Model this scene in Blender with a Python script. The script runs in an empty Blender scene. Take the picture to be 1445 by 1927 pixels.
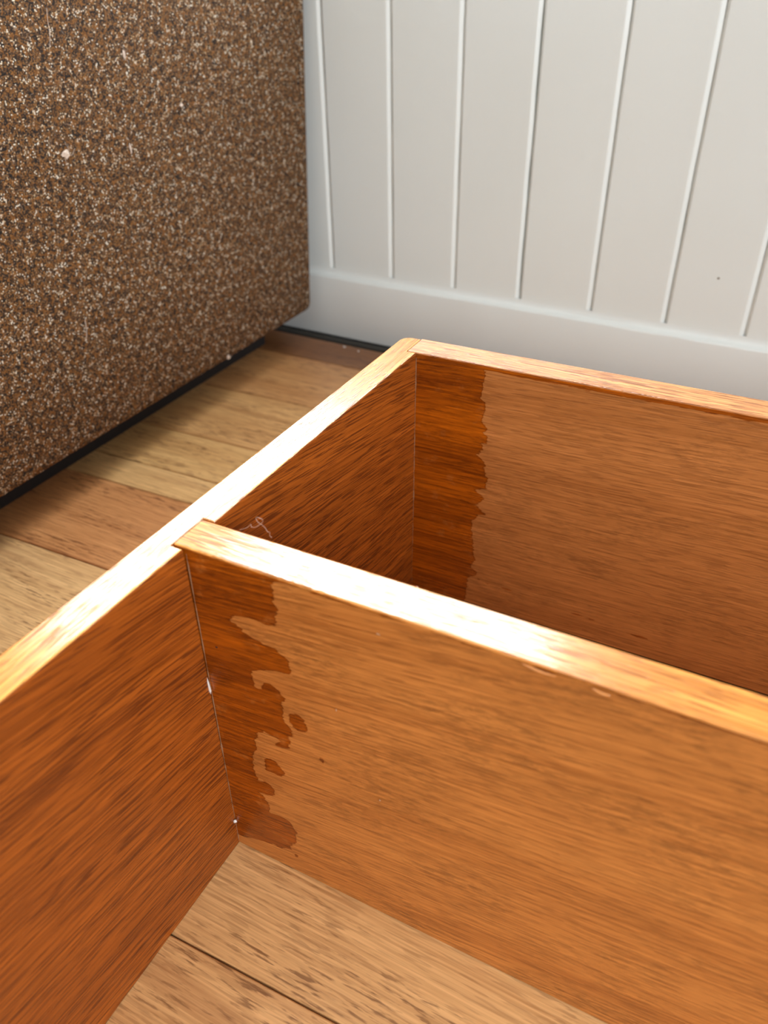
import bpy, bmesh, math, random
from mathutils import Matrix, Vector
random.seed(7)
C = bpy.context.scene.collection
SC = bpy.context.scene

# ------------------------------------------------------------------ camera
cam_d = bpy.data.cameras.new('camera'); cam = bpy.data.objects.new('camera', cam_d); C.objects.link(cam)
cam_d.sensor_fit = 'AUTO'; cam_d.sensor_width = 36.0; cam_d.lens = 27.815
cam_d.clip_start = 0.01
R_, U_, F_ = ((0.88527285, 0.46482764, -0.01507510), (-0.25500116, 0.51225176, 0.82010520), (-0.38892980, 0.72217270, -0.57201416))
LOC = (0.22741, -0.21680, 0.46664)
cam.matrix_world = Matrix(((R_[0], U_[0], -F_[0], LOC[0]), (R_[1], U_[1], -F_[1], LOC[1]), (R_[2], U_[2], -F_[2], LOC[2]), (0, 0, 0, 1)))
cam_d.dof.use_dof = True; cam_d.dof.focus_distance = 0.50; cam_d.dof.aperture_fstop = 7.7
SC.camera = cam

# ------------------------------------------------------------------ world, light, exposure
W = bpy.data.worlds.new('world'); SC.world = W; W.use_nodes = True
W.node_tree.nodes['Background'].inputs[0].default_value = (0.80, 0.90, 1.0, 1)
W.node_tree.nodes['Background'].inputs[1].default_value = 1.0
SC.view_settings.view_transform = 'Standard'; SC.view_settings.look = 'None'
SC.view_settings.exposure = 0.10; SC.view_settings.gamma = 1.0; SC.view_settings.use_curve_mapping = False
SC.cycles.max_bounces = 8; SC.cycles.diffuse_bounces = 5; SC.cycles.glossy_bounces = 3
SC.cycles.caustics_reflective = False; SC.cycles.caustics_refractive = False

XL, XR, YF, CEIL = -1.95, 2.30, -2.60, 2.45
WALL_Y = 0.7593; WALL_R = -0.02071        # the far wall and its small turn
def area(name, loc, direction, sx, sy, power, col):
    l = bpy.data.lights.new(name, 'AREA'); l.shape = 'RECTANGLE'; l.size = sx; l.size_y = sy; l.energy = power; l.color = col
    o = bpy.data.objects.new(name, l); C.objects.link(o); o.location = loc
    o.rotation_euler = Vector(direction).to_track_quat('-Z', 'Y').to_euler()
    return o
# daylight through the window over the sofa, and through the window behind the camera
area('daylight_far_window', (-0.79, WALL_Y + 0.16, 1.29), (0, -1, 0), 1.60, 1.30, 92, (0.92, 0.97, 1.0))
area('daylight_near_window', (XR + 0.08, -1.25, 1.20), (-1, 0, 0), 1.70, 1.22, 88, (0.90, 0.96, 1.0))

# ------------------------------------------------------------------ helpers
def link(name, bm, mats, parent=None, smooth=False, uv=False):
    me = bpy.data.meshes.new(name)
    bmesh.ops.recalc_face_normals(bm, faces=bm.faces)
    if uv:
        box_uv(bm)
    bm.to_mesh(me); bm.free()
    if not isinstance(mats, (list, tuple)): mats = [mats]
    for m in mats: me.materials.append(m)
    if smooth:
        for p in me.polygons: p.use_smooth = True
    o = bpy.data.objects.new(name, me); C.objects.link(o)
    if parent: o.parent = parent
    return o
def box_uv(bm):
    uvl = bm.loops.layers.uv.new('uv')
    for f in bm.faces:
        n = f.normal; a = max(range(3), key=lambda i: abs(n[i]))
        for l in f.loops:
            c = l.vert.co
            l[uvl].uv = ((c.y, c.z), (c.x, c.z), (c.x, c.y))[a]
def thing(name, label, cat, loc=(0, 0, 0), group=None):
    o = bpy.data.objects.new(name, None); C.objects.link(o); o.location = loc; o.empty_display_size = 0.05
    o['label'] = label; o['category'] = cat
    if group: o['group'] = group
    return o
def tag(o, label, cat, group=None):
    o['label'] = label; o['category'] = cat
    if group: o['group'] = group
    return o
def struct(o): o['kind'] = 'structure'; return o
def box(bm, x0, x1, y0, y1, z0, z1, bev=0.0, seg=1):
    vs = [bm.verts.new(p) for p in ((x0,y0,z0),(x1,y0,z0),(x1,y1,z0),(x0,y1,z0),(x0,y0,z1),(x1,y0,z1),(x1,y1,z1),(x0,y1,z1))]
    fs = [bm.faces.new([vs[i] for i in q]) for q in ((3,2,1,0),(4,5,6,7),(0,1,5,4),(1,2,6,5),(2,3,7,6),(3,0,4,7))]
    if bev:
        es = list({e for f in fs for e in f.edges})
        bmesh.ops.bevel(bm, geom=es, offset=bev, segments=seg, affect='EDGES', profile=0.5)
def extrude_poly(bm, pts, z0, z1):
    lo = [bm.verts.new((x, y, z0)) for x, y in pts]; hi = [bm.verts.new((x, y, z1)) for x, y in pts]
    n = len(pts)
    for i in range(n): bm.faces.new((lo[i], lo[(i+1) % n], hi[(i+1) % n], hi[i]))
    bm.faces.new(lo[::-1]); bm.faces.new(hi)
def tube(bm, pts, r, k=5, taper=False):
    pts = [Vector(p) for p in pts]; rings = []
    for i, p in enumerate(pts):
        d = (pts[min(i+1, len(pts)-1)] - pts[max(i-1, 0)]).normalized()
        a = d.cross(Vector((0.31, 0.22, 0.93))).normalized(); b = d.cross(a)
        rr = r * (1 - 0.75 * abs(2*i/(len(pts)-1) - 1)**3) if taper else r
        rings.append([bm.verts.new(p + (a*math.cos(t) + b*math.sin(t))*rr) for t in [2*math.pi*j/k for j in range(k)]])
    for A, B in zip(rings, rings[1:]):
        for j in range(k): bm.faces.new((A[j], A[(j+1) % k], B[(j+1) % k], B[j]))
    bm.faces.new(rings[0][::-1]); bm.faces.new(rings[-1])
def catmull(pts, n=6):
    P = [Vector(p) for p in pts]; out = []
    for i in range(len(P)-1):
        p0, p1, p2, p3 = P[max(i-1, 0)], P[i], P[i+1], P[min(i+2, len(P)-1)]
        for k in range(n):
            t = k/n
            out.append(0.5*((2*p1) + (p2-p0)*t + (2*p0-5*p1+4*p2-p3)*t*t + (3*p1-p0-3*p2+p3)*t**3))
    return out + [P[-1]]
def blob(bm, c, r, sc=(1, 1, 1), jit=0.3, sub=1):
    g = bmesh.ops.create_icosphere(bm, subdivisions=sub, radius=1)
    for v in g['verts']:
        k = r*(1 + random.uniform(-jit, jit))
        v.co = Vector(c) + Vector((v.co.x*sc[0]*k, v.co.y*sc[1]*k, v.co.z*sc[2]*k))

# ------------------------------------------------------------------ materials
def srgb(r, g, b):
    f = lambda c: (c/255/12.92) if c/255 <= 0.04045 else ((c/255+0.055)/1.055)**2.4
    return (f(r), f(g), f(b), 1)
class NT:
    def __init__(s, name):
        s.m = bpy.data.materials.new(name); s.m.use_nodes = True; s.t = s.m.node_tree
        s.b = s.t.nodes['Principled BSDF']
    def n(s, typ, **kw):
        o = s.t.nodes.new(typ)
        for k, v in kw.items(): setattr(o, k, v)
        return o
    def l(s, a, b): s.t.links.new(a, b)
    def val(s, sock, v):
        if isinstance(v, bpy.types.NodeSocket): s.l(v, sock)
        else: sock.default_value = v
    def math(s, op, a, b=0.0, c=None, clamp=False):
        o = s.n('ShaderNodeMath', operation=op, use_clamp=clamp)
        s.val(o.inputs[0], a); s.val(o.inputs[1], b)
        if c is not None: s.val(o.inputs[2], c)
        return o.outputs[0]
    def mix(s, f, a, b, mode='MIX'):
        o = s.n('ShaderNodeMix', data_type='RGBA', blend_type=mode)
        s.val(o.inputs[0], f); s.val(o.inputs[6], a); s.val(o.inputs[7], b)
        return o.outputs[2]
    def rng(s, v, a, b, c=0.0, d=1.0, smooth=False):
        o = s.n('ShaderNodeMapRange'); o.interpolation_type = 'SMOOTHSTEP' if smooth else 'LINEAR'
        s.val(o.inputs[0], v)
        for i, x in enumerate((a, b, c, d)): s.val(o.inputs[i+1], x)
        return o.outputs[0]
    def noise(s, vec, scale, detail=2.0, rough=0.5, dist=0.0, dim='3D'):
        o = s.n('ShaderNodeTexNoise', noise_dimensions=dim); s.l(vec, o.inputs['Vector'])
        o.inputs['Scale'].default_value = scale; o.inputs['Detail'].default_value = detail
        o.inputs['Roughness'].default_value = rough; o.inputs['Distortion'].default_value = dist
        return o.outputs[0]
    def bump(s, h, strength, dist):
        o = s.n('ShaderNodeBump'); s.l(h, o.inputs['Height']); o.inputs['Strength'].default_value = strength; o.inputs['Distance'].default_value = dist
        s.l(o.outputs[0], s.b.inputs['Normal']); s.l(o.outputs[0], s.b.inputs['Coat Normal'])

def wood(name, axis, cols, tilt=0.0, pore=0.6, pore_len=45, pore_w=620, band=26, rough=0.38, rough_var=0.12, stain=None, objcol=False,
         fleck=0.0, bump=0.25, coat=0.0, pthr0=0.67, mottle=0.0, spec=0.5, fibre=0.28, pore_col=None):
    """axis: grain direction. cols: dark, light. stain: (dark, light, rough) for the varnished zone held in attribute 'varnish'."""
    t = NT(name)
    co = t.n('ShaderNodeTexCoord').outputs['Object']
    sp = t.n('ShaderNodeSeparateXYZ'); t.l(co, sp.inputs[0]); X, Y, Z = sp.outputs
    along, ac1, ac2 = (X, Z, Y) if axis == 'X' else (Y, Z, X)
    if tilt:
        ac1 = t.math('SUBTRACT', ac1, t.math('MULTIPLY', along, tilt))
    if objcol:
        rnd = t.n('ShaderNodeObjectInfo').outputs['Random']
        along = t.math('ADD', along, t.math('MULTIPLY', rnd, 37.0))
        ac2 = t.math('ADD', ac2, t.math('MULTIPLY', rnd, 11.0))
    lo = t.n('ShaderNodeCombineXYZ'); t.l(along, lo.inputs[0]); t.l(ac1, lo.inputs[1]); t.l(ac2, lo.inputs[2])
    warp = t.noise(lo.outputs[0], 6.0, 2.0)
    wv = t.math('MULTIPLY', t.math('SUBTRACT', warp, 0.5), 0.005)
    a1 = t.math('ADD', ac1, wv); a2 = t.math('ADD', ac2, wv)
    def vec(sa, sc):
        c = t.n('ShaderNodeCombineXYZ')
        t.l(t.math('MULTIPLY', along, sa), c.inputs[0]); t.l(t.math('MULTIPLY', a1, sc), c.inputs[1]); t.l(t.math('MULTIPLY', a2, sc), c.inputs[2])
        return c.outputs[0]
    b1 = t.noise(vec(1.6, band), 1.0, 3.0, 0.55)
    b2 = t.noise(vec(11.0, 640), 1.0, 2.0, 0.6)
    b3 = t.noise(vec(pore_len, pore_w), 1.0, 1.0, 0.5)
    blot = t.noise(vec(14, 30), 1.0, 3.0, 0.6)
    dens = t.noise(vec(6, 40), 1.0, 2.0, 0.5)
    f = t.math('ADD', t.math('MULTIPLY', t.rng(b1, 0.3, 0.7), 0.55), t.math('MULTIPLY', t.rng(b2, 0.3, 0.7), 0.45))
    pthr = t.math('SUBTRACT', pthr0, t.math('MULTIPLY', dens, 0.20))
    pm = t.rng(t.math('SUBTRACT', b3, pthr), -0.03, 0.05, 0, 1, True)
    def coloring(dark, light, pc):
        c = t.mix(f, dark, light)
        k = t.rng(b2, 0.25, 0.75, 1.0 - fibre, 1.0 + fibre*0.45)
        cc = t.n('ShaderNodeCombineColor'); [t.l(k, cc.inputs[i]) for i in range(3)]
        c = t.mix(1.0, c, cc.outputs[0], 'MULTIPLY')
        if mottle:
            mm = t.math('MULTIPLY', t.rng(t.noise(vec(110, 420), 1.0, 3.0, 0.7), 0.44, 0.62), t.rng(blot, 0.42, 0.60))
            c = t.mix(t.math('MULTIPLY', mm, mottle), c, (dark[0]*0.45, dark[1]*0.5, dark[2]*0.55, 1))
        return t.mix(t.math('MULTIPLY', pm, pore), c, pc)
    d, li = cols
    pc = pore_col or (d[0]*0.35, d[1]*0.28, d[2]*0.25, 1)
    col = coloring(d, li, pc)
    r = t.math('ADD', rough, t.math('MULTIPLY', t.math('SUBTRACT', b2, 0.5), rough_var*2))
    if fleck:
        fl = t.math('MULTIPLY', t.rng(t.noise(vec(44, 420), 1.0, 3.0, 0.6), 0.54, 0.63), t.rng(t.noise(vec(5, 26), 1.0, 2.0), 0.42, 0.56))
        col = t.mix(t.math('MULTIPLY', t.rng(t.noise(vec(2.0, 44), 1.0, 2.0), 0.55, 0.68), 0.45), col, srgb(150, 100, 62))
        col = t.mix(t.math('MULTIPLY', fl, fleck), col, srgb(98, 58, 32))
    if stain:
        sd, sl, sr = stain
        sc = coloring(sd, sl, (sd[0]*0.35, sd[1]*0.28, sd[2]*0.25, 1))
        at = t.n('ShaderNodeAttribute', attribute_name='varnish').outputs['Fac']
        edge = t.math('MULTIPLY', t.math('SUBTRACT', t.noise(vec(35, 420), 1.0, 3.0, 0.6), 0.5), 5.5)
        edge2 = t.math('MULTIPLY', t.math('SUBTRACT', t.noise(vec(150, 240), 1.0, 2.0, 0.6), 0.5), 2.0)
        sdv = t.math('ADD', t.math('ADD', at, edge), edge2)
        s = t.rng(sdv, -0.25, 0.25, 0, 1, True)
        scuff = t.math('MULTIPLY', t.rng(t.noise(vec(60, 60), 1.0, 4.0, 0.65), 0.58, 0.72), 0.5)
        s = t.math('MULTIPLY', s, t.math('SUBTRACT', 1.0, scuff))
        rim = t.math('MULTIPLY', t.rng(sdv, -0.3, 0.2, 0, 1, True), t.rng(sdv, 0.2, 1.4, 1, 0, True))
        sc = t.mix(t.math('MULTIPLY', rim, 0.35), sc, (sd[0]*0.5, sd[1]*0.45, sd[2]*0.4, 1))
        col = t.mix(s, col, sc)
        r = t.math('ADD', t.math('MULTIPLY', r, t.math('SUBTRACT', 1.0, s)), t.math('MULTIPLY', s, sr))
    if objcol:
        col = t.mix(1.0, col, t.n('ShaderNodeObjectInfo').outputs['Color'], 'MULTIPLY')
    t.l(col, t.b.inputs['Base Color']); t.l(r, t.b.inputs['Roughness'])
    t.b.inputs['Specular IOR Level'].default_value = spec
    if coat:
        wn = t.math('ADD', X, t.math('MULTIPLY', t.math('SUBTRACT', t.noise(vec(45, 900), 1.0, 2.0), 0.5), 0.085))
        wx = t.rng(wn, 0.006, 0.044, 0.06, 1.0, True) if axis == 'X' else 1.0
        if axis == 'X':
            t.l(t.math('ADD', r, t.math('MULTIPLY', t.math('SUBTRACT', 1.0, wx), 0.3)), t.b.inputs['Roughness'])
        t.val(t.b.inputs['Coat Weight'], t.math('MULTIPLY', wx, t.math('MULTIPLY', t.rng(t.noise(vec(26, 1000), 1.0, 2.0, 0.6), 0.34, 0.52, 0.42, 1.0), t.math('SUBTRACT', coat, t.math('MULTIPLY', pm, 0.85))))); t.b.inputs['Coat Roughness'].default_value = 0.12
    h = t.math('SUBTRACT', t.math('MULTIPLY', b2, 0.5), pm)
    t.bump(h, bump, 0.0004)
    return t.m

RED_D, RED_L = srgb(94, 34, 2), srgb(192, 98, 12)        # varnished
BARE_D, BARE_L = srgb(176, 104, 42), srgb(213, 142, 70)    # worn bare
M_side = wood('varnished_side_wood', 'Y', (srgb(122, 56, 8), srgb(168, 88, 22)), tilt=-0.17, pore=0.75, pore_len=36, pore_w=1000, rough=0.42, pthr0=0.65)
M_div = wood('divider_wood', 'X', (BARE_D, BARE_L), tilt=0.10, pore=0.35, pore_len=55, pore_w=800, rough=0.46, stain=(RED_D, RED_L, 0.30), mottle=0.55, fibre=0.2)
M_back = wood('end_panel_wood', 'X', (srgb(156, 92, 40), srgb(194, 126, 66)), tilt=0.02, pore=0.3, pore_len=55, pore_w=800, rough=0.48, stain=(RED_D, RED_L, 0.32), mottle=0.35, fibre=0.16)
M_edgeY = wood('sanded_edge_wood_long', 'Y', (srgb(188, 108, 28), srgb(238, 168, 70)), pore=0.7, pore_len=70, pore_w=1300, rough=0.30, rough_var=0.10, bump=0.25, coat=1.0)
M_edgeX = wood('sanded_edge_wood_short', 'X', (srgb(188, 104, 30), srgb(236, 160, 72)), pore=0.6, pore_len=70, pore_w=1300, rough=0.30, rough_var=0.10, bump=0.25, coat=1.0)
M_edgeB = wood('scuffed_edge_wood', 'X', (srgb(160, 84, 46), srgb(236, 168, 104)), pore=0.5, pore_len=60, pore_w=900, rough=0.35, rough_var=0.10, bump=0.3, mottle=0.6)
M_floor = wood('floor_board_wood', 'X', (srgb(196, 148, 98), srgb(238, 198, 144)), pore=0.25, pore_len=40, pore_w=500, band=34, rough=0.36, objcol=True, fleck=0.7, bump=0.12, fibre=0.16)

def paint(name, col, rough=0.42, brush=True):
    t = NT(name); co = t.n('ShaderNodeTexCoord').outputs['Object']
    m = t.n('ShaderNodeMapping'); t.l(co, m.inputs[0]); m.inputs['Scale'].default_value = (420, 420, 9) if brush else (9, 420, 420)
    st = t.noise(m.outputs[0], 1.0, 2.0)
    lump = t.noise(co, 26, 3.0, 0.5); pit = t.noise(co, 95, 1.0, 0.4)
    big = t.noise(co, 3.0, 2.0)
    c = t.mix(t.rng(big, 0.35, 0.65), col, (col[0]*0.955, col[1]*0.95, col[2]*0.94, 1))
    t.l(c, t.b.inputs['Base Color']); t.b.inputs['Roughness'].default_value = rough
    h = t.math('ADD', t.math('MULTIPLY', st, 0.12), t.math('ADD', t.math('MULTIPLY', lump, 0.6), t.math('MULTIPLY', t.rng(pit, 0.68, 0.78), 0.5)))
    t.bump(h, 0.22, 0.0012)
    return t.m
M_wall = paint('cream_wall_paint', srgb(223, 229, 228)); M_skirt = paint('cream_skirting_paint', srgb(219, 223, 222), brush=False)
M_ceil = paint('white_ceiling_paint', srgb(236, 236, 232), 0.6)
M_plaster = paint('grey_plaster', srgb(150, 151, 150), 0.6)
def plain(name, col, rough=0.6):
    t = NT(name); co = t.n('ShaderNodeTexCoord').outputs['Object']
    c = t.mix(t.noise(co, 300, 2.0), col, (col[0]*0.7, col[1]*0.7, col[2]*0.7, 1))
    t.l(c, t.b.inputs['Base Color']); t.b.inputs['Roughness'].default_value = rough
    return t.m
M_dark = plain('dark_underfloor_and_shade', srgb(30, 24, 22), 0.9)
M_gap = plain('grey_gap_strip', srgb(66, 62, 56), 0.7)
M_lint = plain('pale_lint', srgb(226, 206, 190), 0.9)
M_hair = plain('pale_hair', srgb(205, 170, 150), 0.5)
M_glue = plain('dried_glue', srgb(140, 100, 70), 0.6)
M_glue2 = plain('pale_wood_fleck', srgb(206, 166, 128), 0.6)
M_white = plain('white_fleck', srgb(236, 232, 228), 0.6)
M_spot = plain('brown_spot', srgb(120, 104, 88), 0.7)
M_leg = plain('dark_stained_leg_and_gap_shade', srgb(48, 30, 20), 0.4)

def tweed():
    t = NT('brown_tweed'); uv = t.n('ShaderNodeUVMap').outputs[0]
    mp = t.n('ShaderNodeMapping'); t.l(uv, mp.inputs[0]); mp.inputs['Rotation'].default_value = (0, 0, 0.0); mp.inputs['Scale'].default_value = (790, 860, 1)
    v = t.n('ShaderNodeTexVoronoi', voronoi_dimensions='2D', feature='F1'); t.l(mp.outputs[0], v.inputs['Vector']); v.inputs['Scale'].default_value = 1.0; v.inputs['Randomness'].default_value = 0.55
    rc = t.n('ShaderNodeSeparateColor'); t.l(v.outputs['Color'], rc.inputs[0])
    clump = t.noise(uv, 130, 2.0, 0.6, dim='2D'); clump2 = t.noise(uv, 210, 2.0, 0.6, dim='2D')
    key = t.math('ADD', rc.outputs[0], t.math('MULTIPLY', t.math('SUBTRACT', clump, 0.5), 0.9))
    ramp = t.n('ShaderNodeValToRGB'); t.l(key, ramp.inputs[0]); cr = ramp.color_ramp; cr.interpolation = 'CONSTANT'
    stops = [(0.0, srgb(32, 24, 19)), (0.25, srgb(70, 48, 29)), (0.44, srgb(106, 72, 40)), (0.62, srgb(146, 100, 50)), (0.79, srgb(132, 104, 78)), (0.915, srgb(214, 184, 144)), (0.985, srgb(250, 238, 218))]
    while len(cr.elements) < len(stops): cr.elements.new(0.5)
    for e, (p, c) in zip(cr.elements, stops): e.position = p; e.color = c
    ochre = t.math('MULTIPLY', t.rng(clump2, 0.53, 0.64), 0.5)
    c = t.mix(ochre, ramp.outputs[0], srgb(170, 108, 40))
    dd = v.outputs['Distance']
    hgt = t.rng(dd, 0.0, 0.62, 1.0, 0.0, True)
    c = t.mix(t.rng(dd, 0.36, 0.66, 0, 0.75), c, srgb(30, 20, 15))
    t.l(c, t.b.inputs['Base Color']); t.b.inputs['Roughness'].default_value = 0.85
    t.b.inputs['Specular IOR Level'].default_value = 0.3
    lump = t.noise(uv, 25, 2.0, dim='2D')
    t.bump(t.math('ADD', hgt, lump), 0.8, 0.0009)
    return t.m
M_tweed = tweed()

# ------------------------------------------------------------------ room shell
bm = bmesh.new(); box(bm, XL, XR, YF, WALL_Y + 0.12, -0.06, -0.020)
floor = struct(link('floor', bm, M_dark))
S = 0.8
ang = 0.035
y0s = [-0.083]
while y0s[0] > -3.2: y0s.insert(0, y0s[0] - 0.155)
y0s += [0.072, 0.2277, 0.381, 0.4368, 0.5335, 0.685, 0.848]
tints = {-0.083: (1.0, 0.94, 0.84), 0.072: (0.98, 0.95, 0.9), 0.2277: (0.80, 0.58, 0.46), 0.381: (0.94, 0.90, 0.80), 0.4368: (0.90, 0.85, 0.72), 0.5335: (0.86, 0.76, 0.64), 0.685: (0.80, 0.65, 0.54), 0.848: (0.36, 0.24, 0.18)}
for i, y0 in enumerate(y0s):
    a = y0*S
    last = i == len(y0s) - 1
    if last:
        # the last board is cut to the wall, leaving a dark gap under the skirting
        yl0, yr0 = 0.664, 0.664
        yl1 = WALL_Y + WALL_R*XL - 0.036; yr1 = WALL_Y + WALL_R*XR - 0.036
    else:
        yl0, yr0 = a + ang*XL, a + ang*XR
        if i == len(y0s) - 2:
            yl1, yr1 = 0.664, 0.664
        else:
            b = y0s[i+1]*S; yl1, yr1 = b + ang*XL, b + ang*XR
    yl0, yr0, yl1, yr1 = (max(v, YF) for v in (yl0, yr0, yl1, yr1))
    if yl1 - yl0 < 0.01 or yr1 - yr0 < 0.01: continue
    g = 0.0006
    bm = bmesh.new()
    pts = [(XL, yl0 + g), (XR, yr0 + g), (XR, yr1 - g), (XL, yl1 - g)]
    pin = [(XL, yl0 + g + 0.0007), (XR, yr0 + g + 0.0007), (XR, yr1 - g - 0.0007), (XL, yl1 - g - 0.0007)]
    lo = [bm.verts.new((x, y, -0.0195)) for x, y in pts]; hi = [bm.verts.new((x, y, -0.0006)) for x, y in pts]; tp = [bm.verts.new((x, y, 0)) for x, y in pin]
    for A, B in ((lo, hi), (hi, tp)):
        for k in range(4): bm.faces.new((A[k], A[(k+1) % 4], B[(k+1) % 4], B[k]))
    bm.faces.new(tp); bm.faces.new(lo[::-1])
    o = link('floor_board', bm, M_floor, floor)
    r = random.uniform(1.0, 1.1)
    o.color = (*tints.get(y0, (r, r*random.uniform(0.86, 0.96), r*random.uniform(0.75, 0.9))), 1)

# far wall: backing with a window opening; painted V-joint boards below the sill
wall = bpy.data.objects.new('wall_back', None)
def wall_mesh():
    bm = bmesh.new(); y0, y1 = 0.012, 0.12
    wx0, wx1, wz0, wz1 = -1.60, 0.035, 0.62, 1.96
    box(bm, XL - 0.1, XR + 0.1, y0, y1, -0.02, wz0)
    box(bm, XL - 0.1, XR + 0.1, y0, y1, wz1, CEIL)
    box(bm, XL - 0.1, wx0, y0, y1, wz0, wz1); box(bm, wx1, XR + 0.1, y0, y1, wz0, wz1)
    return bm
bpy.data.objects.remove(wall)
wall = struct(link('wall_back', wall_mesh(), M_plaster)); wall.location = (0, WALL_Y, 0); wall.rotation_euler = (0, 0, math.atan(WALL_R))
beads = [-0.4745, -0.3520, -0.2325, -0.1150, 0.0040, 0.1200, 0.2340]
while beads[0]*S > XL: beads.insert(0, beads[0] - 0.1185)
while beads[-1]*S < XR: beads.append(beads[-1] + 0.1170)
RIGHT = {4}
for i in range(len(beads) - 1):
    x0, x1 = beads[i]*S, beads[i+1]*S
    wide, narrow, dp = 0.0046, 0.0030, 0.0034
    n = 20
    prof = lambda jl, jr: [(x0 + 0.0003 + jl, dp), (x0 + narrow + jl*0.5, 0.0003), (x0 + narrow + 0.0012, 0.0), (x1 - wide - 0.0012, 0.0), (x1 - wide + jr*0.4, 0.0003), (x1 - 0.0003 + jr, dp), (x1 - 0.0003, 0.0118), (x0 + 0.0003, 0.0118)]
    bm = bmesh.new(); rows = []
    open_joint = abs(beads[i+1] + 0.115) < 1e-6
    for k in range(n + 1):
        z = 0.0 + (0.612)*k/n
        jr = random.uniform(-0.0003, 0.0003); jl = random.uniform(-0.0003, 0.0003)
        if open_joint and z > 0.12: jr -= random.uniform(0.0010, 0.0022)
        rows.append([bm.verts.new((x, y, z)) for x, y in prof(jl, jr)])
    for A, B in zip(rows, rows[1:]):
        for k in range(8): bm.faces.new((A[k], A[(k+1) % 8], B[(k+1) % 8], B[k]))
    bm.faces.new(rows[0][::-1]); bm.faces.new(rows[-1])
    link('wall_board', bm, M_wall, wall)
bm = bmesh.new(); blob(bm, (0.1455, -0.0002, 0.161), 0.0013, (1.3, 0.35, 1), 0.2)
link('fly_spot', bm, M_spot, wall)
for (x, z) in ((0.05, 0.245), (-0.045, 0.215), (0.048, 0.20), (0.02, 0.30), (0.09, 0.27)):
    bm = bmesh.new(); blob(bm, (x, 0.0002, z), 0.0014, (1.0, 0.4, 1.2), 0.25)
    link('paint_drip', bm, M_wall, wall)

# skirting with a paint-filled sloping top
bm = bmesh.new()
prof = [(0.0, 0.0), (-0.0118, 0.0), (-0.0120, 0.001), (-0.0120, 0.0862), (-0.0112, 0.0878), (-0.0098, 0.0884), (-0.0055, 0.0893), (-0.0026, 0.0908), (-0.0010, 0.0935), (-0.0003, 0.0965), (0.0, 0.0985)]
NX = 150; rows = []
for k in range(NX + 1):
    x = XL + (XR - XL)*k/NX
    rows.append([bm.verts.new((x, y + (random.uniform(-0.0002, 0.0002) if 3 < j < 9 else 0), z + (random.uniform(-0.0003, 0.0003) if 2 < j < 8 else 0))) for j, (y, z) in enumerate(prof)])
m = len(prof)
for A, B in zip(rows, rows[1:]):
    for k in range(m): bm.faces.new((A[k], A[(k+1) % m], B[(k+1) % m], B[k]))
bm.faces.new(rows[0][::-1]); bm.faces.new(rows[-1])
sk = struct(link('baseboard_back', bm, M_skirt, smooth=True)); sk.location = wall.location; sk.rotation_euler = wall.rotation_euler
sk.modifiers.new('edge', 'EDGE_SPLIT').split_angle = math.radians(35)
for (x, z, r) in ((0.115, 0.06, 0.0013), (0.142, 0.052, 0.001), (-0.10, 0.055, 0.0012), (0.06, 0.048, 0.001), (0.19, 0.055, 0.001)):
    bm = bmesh.new(); blob(bm, (x, -0.0120, z), r, (1.2, 0.3, 1), 0.2)
    link('paint_dent', bm, M_skirt, sk)
# dark grey strip laid in the gap between skirting and floor boards
bm = bmesh.new(); box(bm, XL, XR, -0.0225, -0.0122, -0.0190, -0.0030)
st = struct(link('trim_1', bm, M_gap)); st.location = wall.location; st.rotation_euler = wall.rotation_euler

# window over the sofa
bm = bmesh.new()
for q in ((-1.60, 0.035, 0.62, 0.640), (-1.60, 0.035, 1.945, 1.96), (-1.60, -1.585, 0.640, 1.945), (0.020, 0.035, 0.640, 1.945)):
    box(bm, q[0], q[1], 0.02, 0.11, q[2], q[3])
w1 = struct(link('window_1', bm, M_plaster)); w1.location = wall.location; w1.rotation_euler = wall.rotation_euler
# other walls
bm = bmesh.new(); box(bm, XL - 0.1, XL, YF - 0.1, WALL_Y + 0.2, -0.02, CEIL); struct(link('wall_left', bm, M_plaster))
bm = bmesh.new(); box(bm, XL, XR, YF - 0.1, YF, -0.02, CEIL); struct(link('wall_front', bm, M_plaster))
bm = bmesh.new(); box(bm, XR, XR + 0.1, YF - 0.1, WALL_Y + 0.2, -0.02, 0.56); box(bm, XR, XR + 0.1, YF - 0.1, WALL_Y + 0.2, 1.84, CEIL)
box(bm, XR, XR + 0.1, YF - 0.1, -2.13, 0.56, 1.84); box(bm, XR, XR + 0.1, -0.37, WALL_Y + 0.2, 0.56, 1.84)
struct(link('wall_right', bm, M_plaster))
bm = bmesh.new()
for q in ((-2.13, -0.37, 0.56, 0.59), (-2.13, -0.37, 1.81, 1.84), (-2.13, -2.10, 0.59, 1.81), (-0.40, -0.37, 0.59, 1.81)):
    box(bm, XR + 0.01, XR + 0.06, q[0], q[1], q[2], q[3])
struct(link('window_2', bm, M_plaster))
bm = bmesh.new(); box(bm, XL - 0.1, XR + 0.1, YF - 0.1, WALL_Y + 0.2, CEIL, CEIL + 0.05); struct(link('ceiling', bm, M_ceil))

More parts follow.
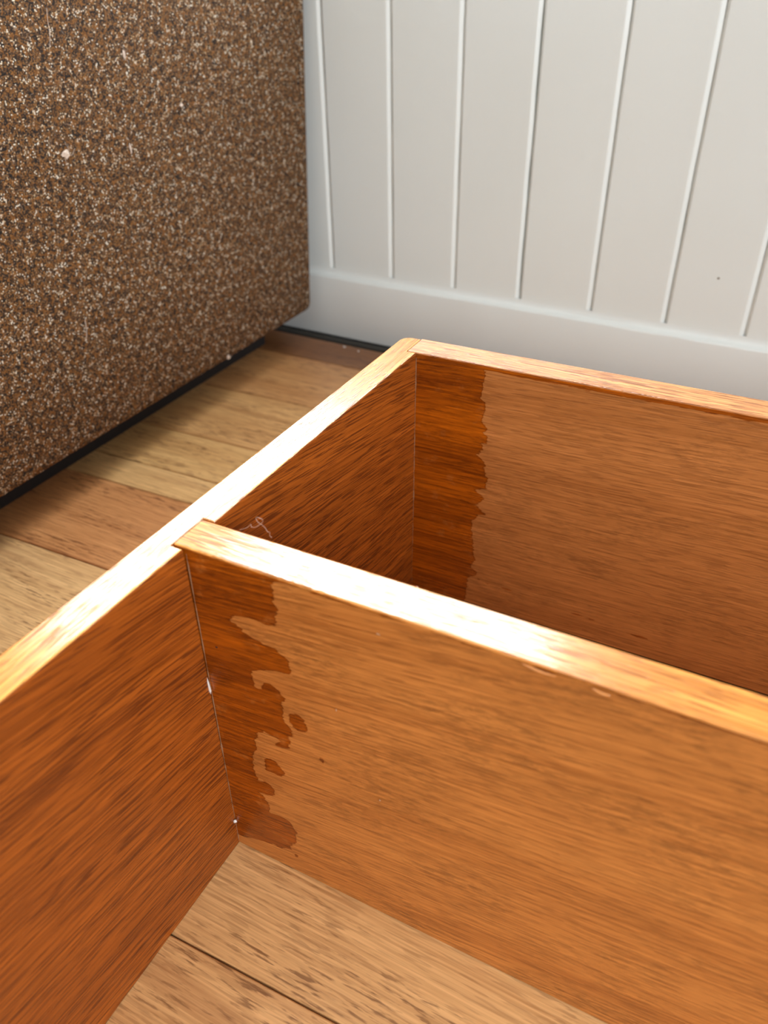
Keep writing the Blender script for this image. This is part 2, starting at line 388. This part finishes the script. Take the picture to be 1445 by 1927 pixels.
# ------------------------------------------------------------------ cabinet frame lying on the floor
cab = thing('cabinet_frame', 'open orange-brown wooden cabinet frame with a divider, lying on the floor boards', 'cabinet')
H = 0.24; LEAN = 0.0097; TL = 0.0209
DA, DL, TD = 0.01323, 0.00636, 0.0221
BA, BL, D0, TB = 0.01756, 0.00162, 0.25306, 0.0242
Z0 = 0.0006
BACK_END = 0.2762
def offset_poly(pts, d):
    n = len(pts); out = []
    for i in range(n):
        p0, p1, p2 = Vector(pts[i-1]), Vector(pts[i]), Vector(pts[(i+1) % n])
        e1 = (p1-p0).normalized(); e2 = (p2-p1).normalized()
        n1 = Vector((-e1.y, e1.x)); n2 = Vector((-e2.y, e2.x))
        k = n1 + n2; k = k / max(0.3, k.dot(n1))
        out.append((p1.x + k.x*d, p1.y + k.y*d))
    return out
def side_panel(x_in, x_out, y0, y1, notches, lean, sgn):
    """plan outline extruded upwards; sgn=+1 when the inside faces +x. Notches are the housings of the cross panels."""
    dep = 0.0068; r = 0.008
    pts = [(x_in, y0)]
    def seg(ya, yb):
        k = max(1, int((yb-ya)/0.012))
        return [(x_in + sgn*random.uniform(-0.00025, 0.0001), ya + (yb-ya)*j/k) for j in range(1, k)]
    y = y0
    for a, b in notches:
        pts += seg(y, a)
        pts += [(x_in, a), (x_in - sgn*dep, a), (x_in - sgn*dep, b), (x_in, b)]
        y = b
    if y1 - y > 0.004: pts += seg(y, y1) + [(x_in, y1)]
    else: pts[-1] = (x_in - sgn*dep, y1); 
    cx, cy = x_out + sgn*r, y1 - r
    for j in range(6):
        t = math.pi/2*j/5
        pts.append((cx - sgn*r*math.sin(t), cy + r*math.cos(t)))
    pts.append((x_out, y0))
    # remove duplicates
    q = []
    for p in pts:
        if not q or (abs(p[0]-q[-1][0]) + abs(p[1]-q[-1][1])) > 1e-5: q.append(p)
    area2 = sum(q[i-1][0]*q[i][1] - q[i][0]*q[i-1][1] for i in range(len(q)))
    if area2 < 0: q.reverse()
    bm = bmesh.new(); n = len(q)
    ins1 = offset_poly(q, 0.0003); ins2 = offset_poly(q, 0.0010)
    rings = []
    for poly, z in ((q, Z0), (q, H - 0.0011), (ins1, H - 0.0003), (ins2, H)):
        rings.append([bm.verts.new((x + lean*z, yy, z)) for x, yy in poly])
    for ri, (A, B) in enumerate(zip(rings, rings[1:])):
        for i in range(n):
            f = bm.faces.new((A[i], A[(i+1) % n], B[(i+1) % n], B[i]))
            if ri == 2: f.material_index = 1
    f = bm.faces.new(rings[-1]); f.material_index = 1
    bm.faces.new(rings[0][::-1])
    return bm
LEFT_END = -0.62; XIN_R = 1.50
zoff = DL*H
notch_d = (0.0 - 0.0001, TD + DL*H + 0.0004)
notch_b = (D0 - 0.0002, BACK_END)
link('side_panel', side_panel(0.0, -TL, LEFT_END, BACK_END, [notch_d, notch_b], LEAN, 1), [M_side, M_edgeY], cab)
rs = side_panel(XIN_R, XIN_R + TL, LEFT_END, BACK_END + 0.012, [(0.0 + DA*XIN_R - 0.0006, TD + DA*XIN_R + 0.002), (D0 + BA*XIN_R - 0.0006, BACK_END + 0.012)], 0.0, -1)
link('side_panel', rs, [M_side, M_edgeY], cab)

def sdf(polys, x, z):
    """signed distance in mm, positive inside any polygon"""
    inside = False; best = 1e9
    for P in polys:
        n = len(P); c = False
        for i in range(n):
            ax, az = P[i-1]; bx, bz = P[i]
            if (az > z) != (bz > z) and x < (bx-ax)*(z-az)/(bz-az) + ax: c = not c
            dx, dz = bx-ax, bz-az
            t = max(0, min(1, ((x-ax)*dx + (z-az)*dz)/(dx*dx + dz*dz + 1e-12)))
            d = math.hypot(x-ax-t*dx, z-az-t*dz)
            if d < best: best = d
        inside = inside or c
    return best if inside else -best

def cross_panel(name, y_of, thick, mats, polys, x_dense, xa, xb, extra, zb=Z0):
    """board along x; front face finely gridded so the varnish outline keeps its shape"""
    bm = bmesh.new(); lay = bm.verts.layers.float.new('varnish')
    b = 0.0010
    xs = [xa, 0.0005]
    x = 0.0005
    while x < x_dense: x += 0.0016; xs.append(x)
    while x < xb - 0.02: x += 0.014; xs.append(x)
    xs.append(xb)
    zs = [zb]
    while zs[-1] < H - b - 0.0016: zs.append(zs[-1] + 0.0016)
    zs.append(H - b)
    prof = [(0.0, z) for z in zs] + [(0.0003, H - 0.0003), (b, H), (thick - b, H), (thick - 0.0003, H - 0.0003), (thick, H - b), (thick, zb)]
    nf = len(zs); m = len(prof); rows = []
    for x in xs:
        w = random.uniform(-0.0003, 0.0002)
        row = []
        for j, (dy, z) in enumerate(prof):
            yy = y_of(x, z) + dy + (w if j in (nf, nf+1) else 0)
            v = bm.verts.new((x + LEAN*z*(1 if x < 0.3 else 0), yy, z))
            if j < nf:
                px, pz = v.co.x*1000, z*1000
                if px < x_dense*1000 + 12:
                    s = sdf(polys, px, pz)
                else: s = -20
                s = max(s, extra(px, pz))
                v[lay] = max(-20, min(20, s))
            else: v[lay] = -20
            row.append(v)
        rows.append(row)
    for A, B in zip(rows, rows[1:]):
        for k in range(m):
            f = bm.faces.new((A[k], A[(k+1) % m], B[(k+1) % m], B[k]))
            if nf - 1 <= k <= nf + 2: f.material_index = 1
    bm.faces.new(rows[0][::-1]); bm.faces.new(rows[-1])
    return link(name, bm, mats, cab)

MAIN =[ (76.1,239.8),(66.0,238.3),(59.8,238.6),(53.3,237.1),(50.3,234.5),(50.9,232.1),(52.0,230.2),(51.2,227.5),(50.0,224.6),(52.1,220.5),(52.4,218.9),(50.5,216.2),(51.3,213.4),(51.2,210.3),(46.2,207.6),(42.8,207.5),(38.4,208.9),(31.8,207.2),(25.4,205.6),(23.1,201.8),(28.3,199.0),(33.2,195.7),(40.5,193.5),(47.4,193.1),(53.4,189.7),(56.1,188.3),(55.3,185.9),(56.2,183.6),(56.4,179.5),(52.3,178.3),(47.5,177.9),(40.1,175.2),(35.0,172.5),(31.5,168.7),(32.2,164.8),(32.1,158.8),(35.1,158.8),(38.4,165.5),(41.6,167.0),(45.6,165.3),(48.3,162.2),(50.4,158.3),(47.6,154.6),(48.8,151.4),(47.7,146.9),(48.5,141.8),(51.3,138.4),(52.3,134.9),(53.7,132.4),(48.6,129.6),(50.9,127.2),(49.7,124.4),(49.6,120.2),(44.8,117.5),(40.1,117.5),(44.1,123.9),(39.0,125.3),(33.0,125.9),(29.0,120.0),(26.0,112.3),(27.3,107.0),(24.0,102.5),(22.3,88.8),(23.4,81.1),(24.4,77.0),(28.3,79.8),(32.5,79.5),(34.6,76.5),(35.8,71.1),(29.7,67.8),(23.8,66.5),(27.0,63.2),(29.7,57.9),(29.3,50.6),(35.3,52.5),(40.9,51.2),(44.4,49.4),(46.1,44.4),(49.2,43.5),(46.3,38.3),(46.2,29.9),(41.4,25.5),(42.8,20.5),(34.7,17.5),(28.6,17.6),(23.9,16.5),(14.2,13.1),(4.2,9.6) ]
TEAR =[ (31.0,100.2),(34.6,104.0),(39.2,103.1),(42.3,99.5),(45.0,96.6),(41.5,91.8),(35.9,91.3),(31.0,91.1) ]
BLOB =[ (52.0,149.1),(56.9,150.8),(62.0,149.1),(60.8,146.6),(63.3,142.3),(61.8,139.1),(56.4,137.9),(53.3,139.5),(51.7,142.6) ]
DROP =[ (67.6,124.3),(70.8,125.3),(71.4,120.6),(71.5,116.9),(69.5,119.5) ]
BACK =[ (53.9,238.3),(54.1,228.5),(52.5,217.4),(51.4,215.2),(55.1,212.5),(56.4,208.0),(54.3,199.9),(54.1,197.0),(58.4,192.0),(55.6,188.8),(60.0,182.3),(58.5,179.3),(54.8,179.2),(56.1,174.3),(53.2,172.1),(55.4,169.0),(52.0,168.8),(56.4,164.7),(59.7,161.0),(56.8,158.0),(57.5,157.8),(62.5,149.2),(60.3,146.2),(60.9,141.7),(52.3,138.1),(59.4,132.5),(56.4,128.4),(52.3,124.8),(62.0,118.7),(55.7,116.0),(51.0,109.5),(53.1,84.4),(55.3,70.9),(51.8,64.3),(58.1,60.1),(56.1,55.7),(50.1,52.6),(49.5,33.5) ]
DOT = [(43.0, 17.9), (44.9, 18.7), (47.0, 17.7), (46.1, 16.0), (43.9, 15.8)]
SLIV = [[(57.9, 53.8), (59.5, 52.8), (61.2, 53.2), (59.5, 54.4)], [(64.6, 52.0), (67.7, 50.9), (70.8, 51.1), (67.7, 52.5)], [(78.4, 52.2), (84.4, 51.5), (90.5, 52.1), (84.4, 53.1)], [(90.4, 52.7), (97.2, 51.7), (103.9, 52.1), (97.2, 53.3)], [(134.9, 47.4), (145.3, 46.6), (155.8, 47.1), (145.3, 48.2)], [(180.6, 43.8), (188.0, 43.2), (195.3, 44.1), (188.0, 44.8)]]
div_extra = lambda x, z: (z - 238.6 + max(0, x - 60)*0.004)*1.0 if x > 40 else -20
cross_panel('divider_panel', lambda x, z: DA*x + DL*z, TD, [M_div, M_edgeX],
            [MAIN + [(-20.0, 9.0), (-20.0, 245.0), (60.0, 245.0)], TEAR, BLOB, DROP, DOT], 0.080, -0.0064, XIN_R + 0.0064, div_extra)
back_extra = lambda x, z: (z - 236.0) if x > 40 else -20
cross_panel('end_panel', lambda x, z: D0 + BA*x + BL*z, TB, [M_back, M_edgeB],
            [BACK + [(45.0, 0.0), (-20.0, -5.0), (-20.0, 245.0), (54.0, 245.0)]] + SLIV, 0.198, -0.0064, XIN_R + 0.0064, back_extra, 0.0265)
bm = bmesh.new(); box(bm, 0.0004, XIN_R - 0.0004, D0 + 0.012, D0 + 0.020, Z0, 0.0290, 0.0005); o = link('gap_shade_strip', bm, M_leg, cab); o['label'] = 'added dark strip standing in for the shaded gap under the far end panel'; o.rotation_euler = (0, 0, 0)  # dark strip added so the slit below the end panel reads as shade
# near end of the frame, under and behind the camera
bm = bmesh.new(); box(bm, 0.0045, XIN_R, LEFT_END + 0.002, LEFT_END + 0.024, Z0, H, 0.001); link('end_panel', bm, [M_back, M_edgeB], cab)

# beads of old glue along the inner corners
def glue(pts_fn, n, w, name, mat):
    bm = bmesh.new(); prev = None
    for i in range(n + 1):
        t = i/n
        p = Vector(pts_fn(t)); k = w*random.uniform(0.25, 1.2)*(1.6 if 0.38 < t < 0.47 else 1)
        ring = [bm.verts.new(p + Vector(d)*k) for d in ((0.0, -1.1, 0), (0.7, -0.45, 0), (1.1, 0.0, 0), (-0.3, 0.3, 0))]
        if prev:
            for j in range(4): bm.faces.new((prev[j], prev[(j+1) % 4], ring[(j+1) % 4], ring[j]))
        prev = ring
    return link(name, bm, mat, cab)
glue(lambda t: (LEAN*(0.236*t), DL*0.236*t, 0.002 + 0.234*(t)), 60, 0.00034, 'glue_line', M_glue)
glue(lambda t: (LEAN*(0.236*t), D0 + BL*0.236*t, 0.031 + 0.205*(t)), 50, 0.0004, 'glue_line', M_glue)
bm = bmesh.new(); blob(bm, (0.0010, -0.0010, 0.0245), 0.0011, (1, 1, 1.3)); link('glue_drop', bm, M_white, cab)
bm = bmesh.new()
blob(bm, (0.0016, -0.0004, 0.146), 0.0008, (0.9, 0.9, 9)); link('glue_drop', bm, M_white, cab)
for x, y, z, w in ((0.0811, 0.0017, 0.1668, 2.2), (0.1053, 0.0024, 0.2273, 0.8), (0.1041, 0.0017, 0.1096, 1.8)):
    bm = bmesh.new(); blob(bm, (x, y, z), 0.0005, (0.9 if w > 1 else 2.4, 0.35, w), 0.3); o = link('pale_fleck', bm, M_glue2, cab)
bm = bmesh.new(); blob(bm, (0.011, 0.0011, 0.1784), 0.0007, (1.3, 0.3, 0.9), 0.3); link('dark_fleck', bm, M_dark, cab)
# lifted splinters along the front arris of the divider
for (xa, xb, dz) in ((0.1673, 0.1812, 0.0), (0.1951, 0.2022, -0.0006)):
    bm = bmesh.new(); pts = []
    for j in range(9):
        t = j/8; x = xa + (xb - xa)*t
        pts.append((x + 0.0023, DA*x + DL*H - 0.0006 - 0.0006*math.sin(math.pi*t), H - 0.0016 + dz - 0.0008*t))
    tube(bm, pts, 0.0006, 4, True); link('splinter', bm, M_edgeX, cab)

# ------------------------------------------------------------------ sofa
def rounded_block(bm, x0, x1, y0, y1, z0, z1, r, seg=4, shear=0.0):
    n0 = len(bm.verts)
    tmp = bmesh.new(); box(tmp, x0, x1, y0, y1, z0, z1, r, seg)
    me = bpy.data.meshes.new('t'); tmp.to_mesh(me); tmp.free(); bm.from_mesh(me); bpy.data.meshes.remove(me)
    if shear:
        for v in bm.verts: v.co.y += shear*(v.co.z - z0)*max(0, (v.co.y - y0)/(y1 - y0))
SX, SZ = -0.388, 0.0500
sofa = thing('sofa', 'brown tweed upholstered sofa standing against the cream board wall', 'sofa', (-1.05, 0.28, 0.0))
def sp(name, bm, mat, smooth=True):
    bmesh.ops.translate(bm, verts=bm.verts, vec=(1.05, -0.28, 0))
    return link(name, bm, mat, sofa, smooth, True)
bm = bmesh.new(); rounded_block(bm, SX - 0.15, SX, -0.16, 0.7206, SZ, 0.525, 0.012, 4, 0.085); arm = sp('arm_panel', bm, M_tweed)
bm = bmesh.new(); rounded_block(bm, -1.74, -1.59, -0.16, 0.7206, SZ, 0.525, 0.012, 4, 0.085); sp('arm_panel', bm, M_tweed)
bm = bmesh.new(); rounded_block(bm, -1.588, SX - 0.152, -0.12, 0.60, SZ + 0.01, 0.30, 0.012, 3); sp('seat_base', bm, M_tweed)
bm = bmesh.new(); rounded_block(bm, -1.588, SX - 0.152, 0.56, 0.71, SZ + 0.02, 0.58, 0.02, 3, 0.06); sp('backrest', bm, M_tweed)
for xa, xb in ((-1.585, -1.060), (-1.056, -0.543)):
    bm = bmesh.new(); rounded_block(bm, xa, xb, -0.13, 0.555, 0.302, 0.42, 0.025, 4); sp('seat_cushion', bm, M_tweed)
for x, y in ((-0.52, -0.08), (-0.52, 0.62), (-1.66, -0.08), (-1.66, 0.62)):
    bm = bmesh.new(); bmesh.ops.create_cone(bm, cap_ends=True, segments=16, radius1=0.014, radius2=0.02, depth=SZ + 0.001)
    bmesh.ops.translate(bm, verts=bm.verts, vec=(x, y, (SZ + 0.002)/2)); sp('leg', bm, M_leg)
bm = bmesh.new(); box(bm, -1.70, SX - 0.063, -0.10, 0.68, 0.001, SZ + 0.012); sp('under_sofa_shade', bm, M_dark, False)  # dark block added under the sofa to make the shade there
# wool fuzz standing off the cloth: too fine to count
bm = bmesh.new()
for i in range(1500):
    y = random.uniform(0.10, 0.715); z = random.uniform(SZ + 0.01, 0.50)
    p = Vector((SX - 0.0003, y + 0.085*(z - SZ)*max(0, (y + 0.16)/0.88), z)); a = random.uniform(0, 6.28); L = random.uniform(0.002, 0.006)
    d = Vector((random.uniform(0.1, 0.5), math.cos(a), math.sin(a)))*L
    mid = p + d*0.5 + Vector((random.uniform(0.0003, 0.001), 0, 0))
    w = Vector((0, -math.sin(a), math.cos(a)))*0.00007
    vs = [bm.verts.new(q) for q in (p - w, p + w, mid + w, p + d, mid - w)]
    bm.faces.new((vs[0], vs[1], vs[2], vs[4])); bm.faces.new((vs[4], vs[2], vs[3]))
fz = sp('wool_fuzz', bm, M_lint, False); fz['kind'] = 'stuff'

# ------------------------------------------------------------------ small loose things
def lint(y, z, r, label, sc=(0.5, 1, 1), fibres=3):
    o = None; bm = bmesh.new()
    r *= 1.25; blob(bm, (0, 0, 0), r, sc, 0.35, 2)
    for k in range(fibres):
        a = random.uniform(0, 6.28); L = r*random.uniform(1.5, 3)
        tube(bm, [(0, 0, 0), (r*0.3, math.cos(a)*L*0.5, math.sin(a)*L*0.5), (0.0001, math.cos(a+0.5)*L, math.sin(a+0.5)*L)], 0.00012, 4)
    o = link('lint_speck', bm, M_lint); o.location = (SX + r*0.3, y, z)
    return tag(o, label, 'lint', 'lint specks on the sofa arm')
lint(0.4262, 0.3975, 0.0022, 'small pinkish lint tuft near the top of the tweed sofa arm', (0.4, 0.6, 1.3))
lint(0.4963, 0.3460, 0.0018, 'round cream lint speck stuck right of centre on the tweed sofa arm', (0.5, 1.1, 0.8), 0)
lint(0.3308, 0.3273, 0.0034, 'largest pale lint clump stuck left on the tweed sofa arm', (0.35, 1.1, 0.8), 4)
lint(0.4129, 0.3181, 0.0016, 'thin upright white lint wisp in the middle of the tweed sofa arm', (0.4, 0.5, 2.2), 1)
lint(0.5168, 0.0565, 0.0024, 'white lint speck at the lower edge of the tweed sofa arm', (0.5, 0.9, 0.9), 2)
def fibre(pts, r, label):
    bm = bmesh.new(); tube(bm, catmull(pts, 5), r, 5)
    return tag(link('thread_fibre', bm, M_lint), label, 'thread')
fibre([(SX + 0.0004, 0.3030, 0.159), (SX + 0.002, 0.3048, 0.165), (SX + 0.0024, 0.3062, 0.172), (SX + 0.001, 0.3080, 0.179)], 0.00028, 'straight pale straw fibre low on the left of the tweed sofa arm')
fibre([(SX + 0.0004, 0.3405, 0.410), (SX + 0.002, 0.3420, 0.420), (SX + 0.0016, 0.3435, 0.430), (SX + 0.0008, 0.3460, 0.438)], 0.00020, 'long pale thread high on the left of the tweed sofa arm')
HAIR =[ (17.6,240.2),(21.7,242.4),(23.8,244.7),(25.0,244.1),(27.5,244.9),(30.3,247.3),(31.8,250.0),(30.7,251.2),(28.2,250.4),(27.5,249.2),(29.2,248.2),(30.9,247.5),(32.2,245.4),(33.8,243.8),(35.7,244.4),(34.8,241.9),(35.6,240.6) ]
bm = bmesh.new()
hp = [(x/1000, DA*x/1000 + DL*z/1000 + TD + 0.0004 + 0.0012*math.sin(i*0.9)**2, max(z/1000, H + 0.0001 if i in (0, 16) else 0)) for i, (x, z) in enumerate(HAIR)]
tube(bm, catmull(hp, 6), 0.00010, 5)
tag(link('hair_strand', bm, M_hair), 'fine curly pale hair caught on the top back edge of the wooden divider', 'hair')
def fleck(x, y, r, label):
    bm = bmesh.new(); blob(bm, (0, 0, 0), r, (1.3, 1, 0.45), 0.25)
    o = link('paint_flake', bm, M_white); o.location = (x, y, r*0.4); tag(o, label, 'flake', 'paint flakes by the skirting')
fleck(-0.3393, 0.7215, 0.0020, 'brighter white paint flake on the dark floor edge nearest the sofa')
fleck(-0.3133, 0.7175, 0.0015, 'fainter small paint flake on the dark floor edge nearer the wooden frame')
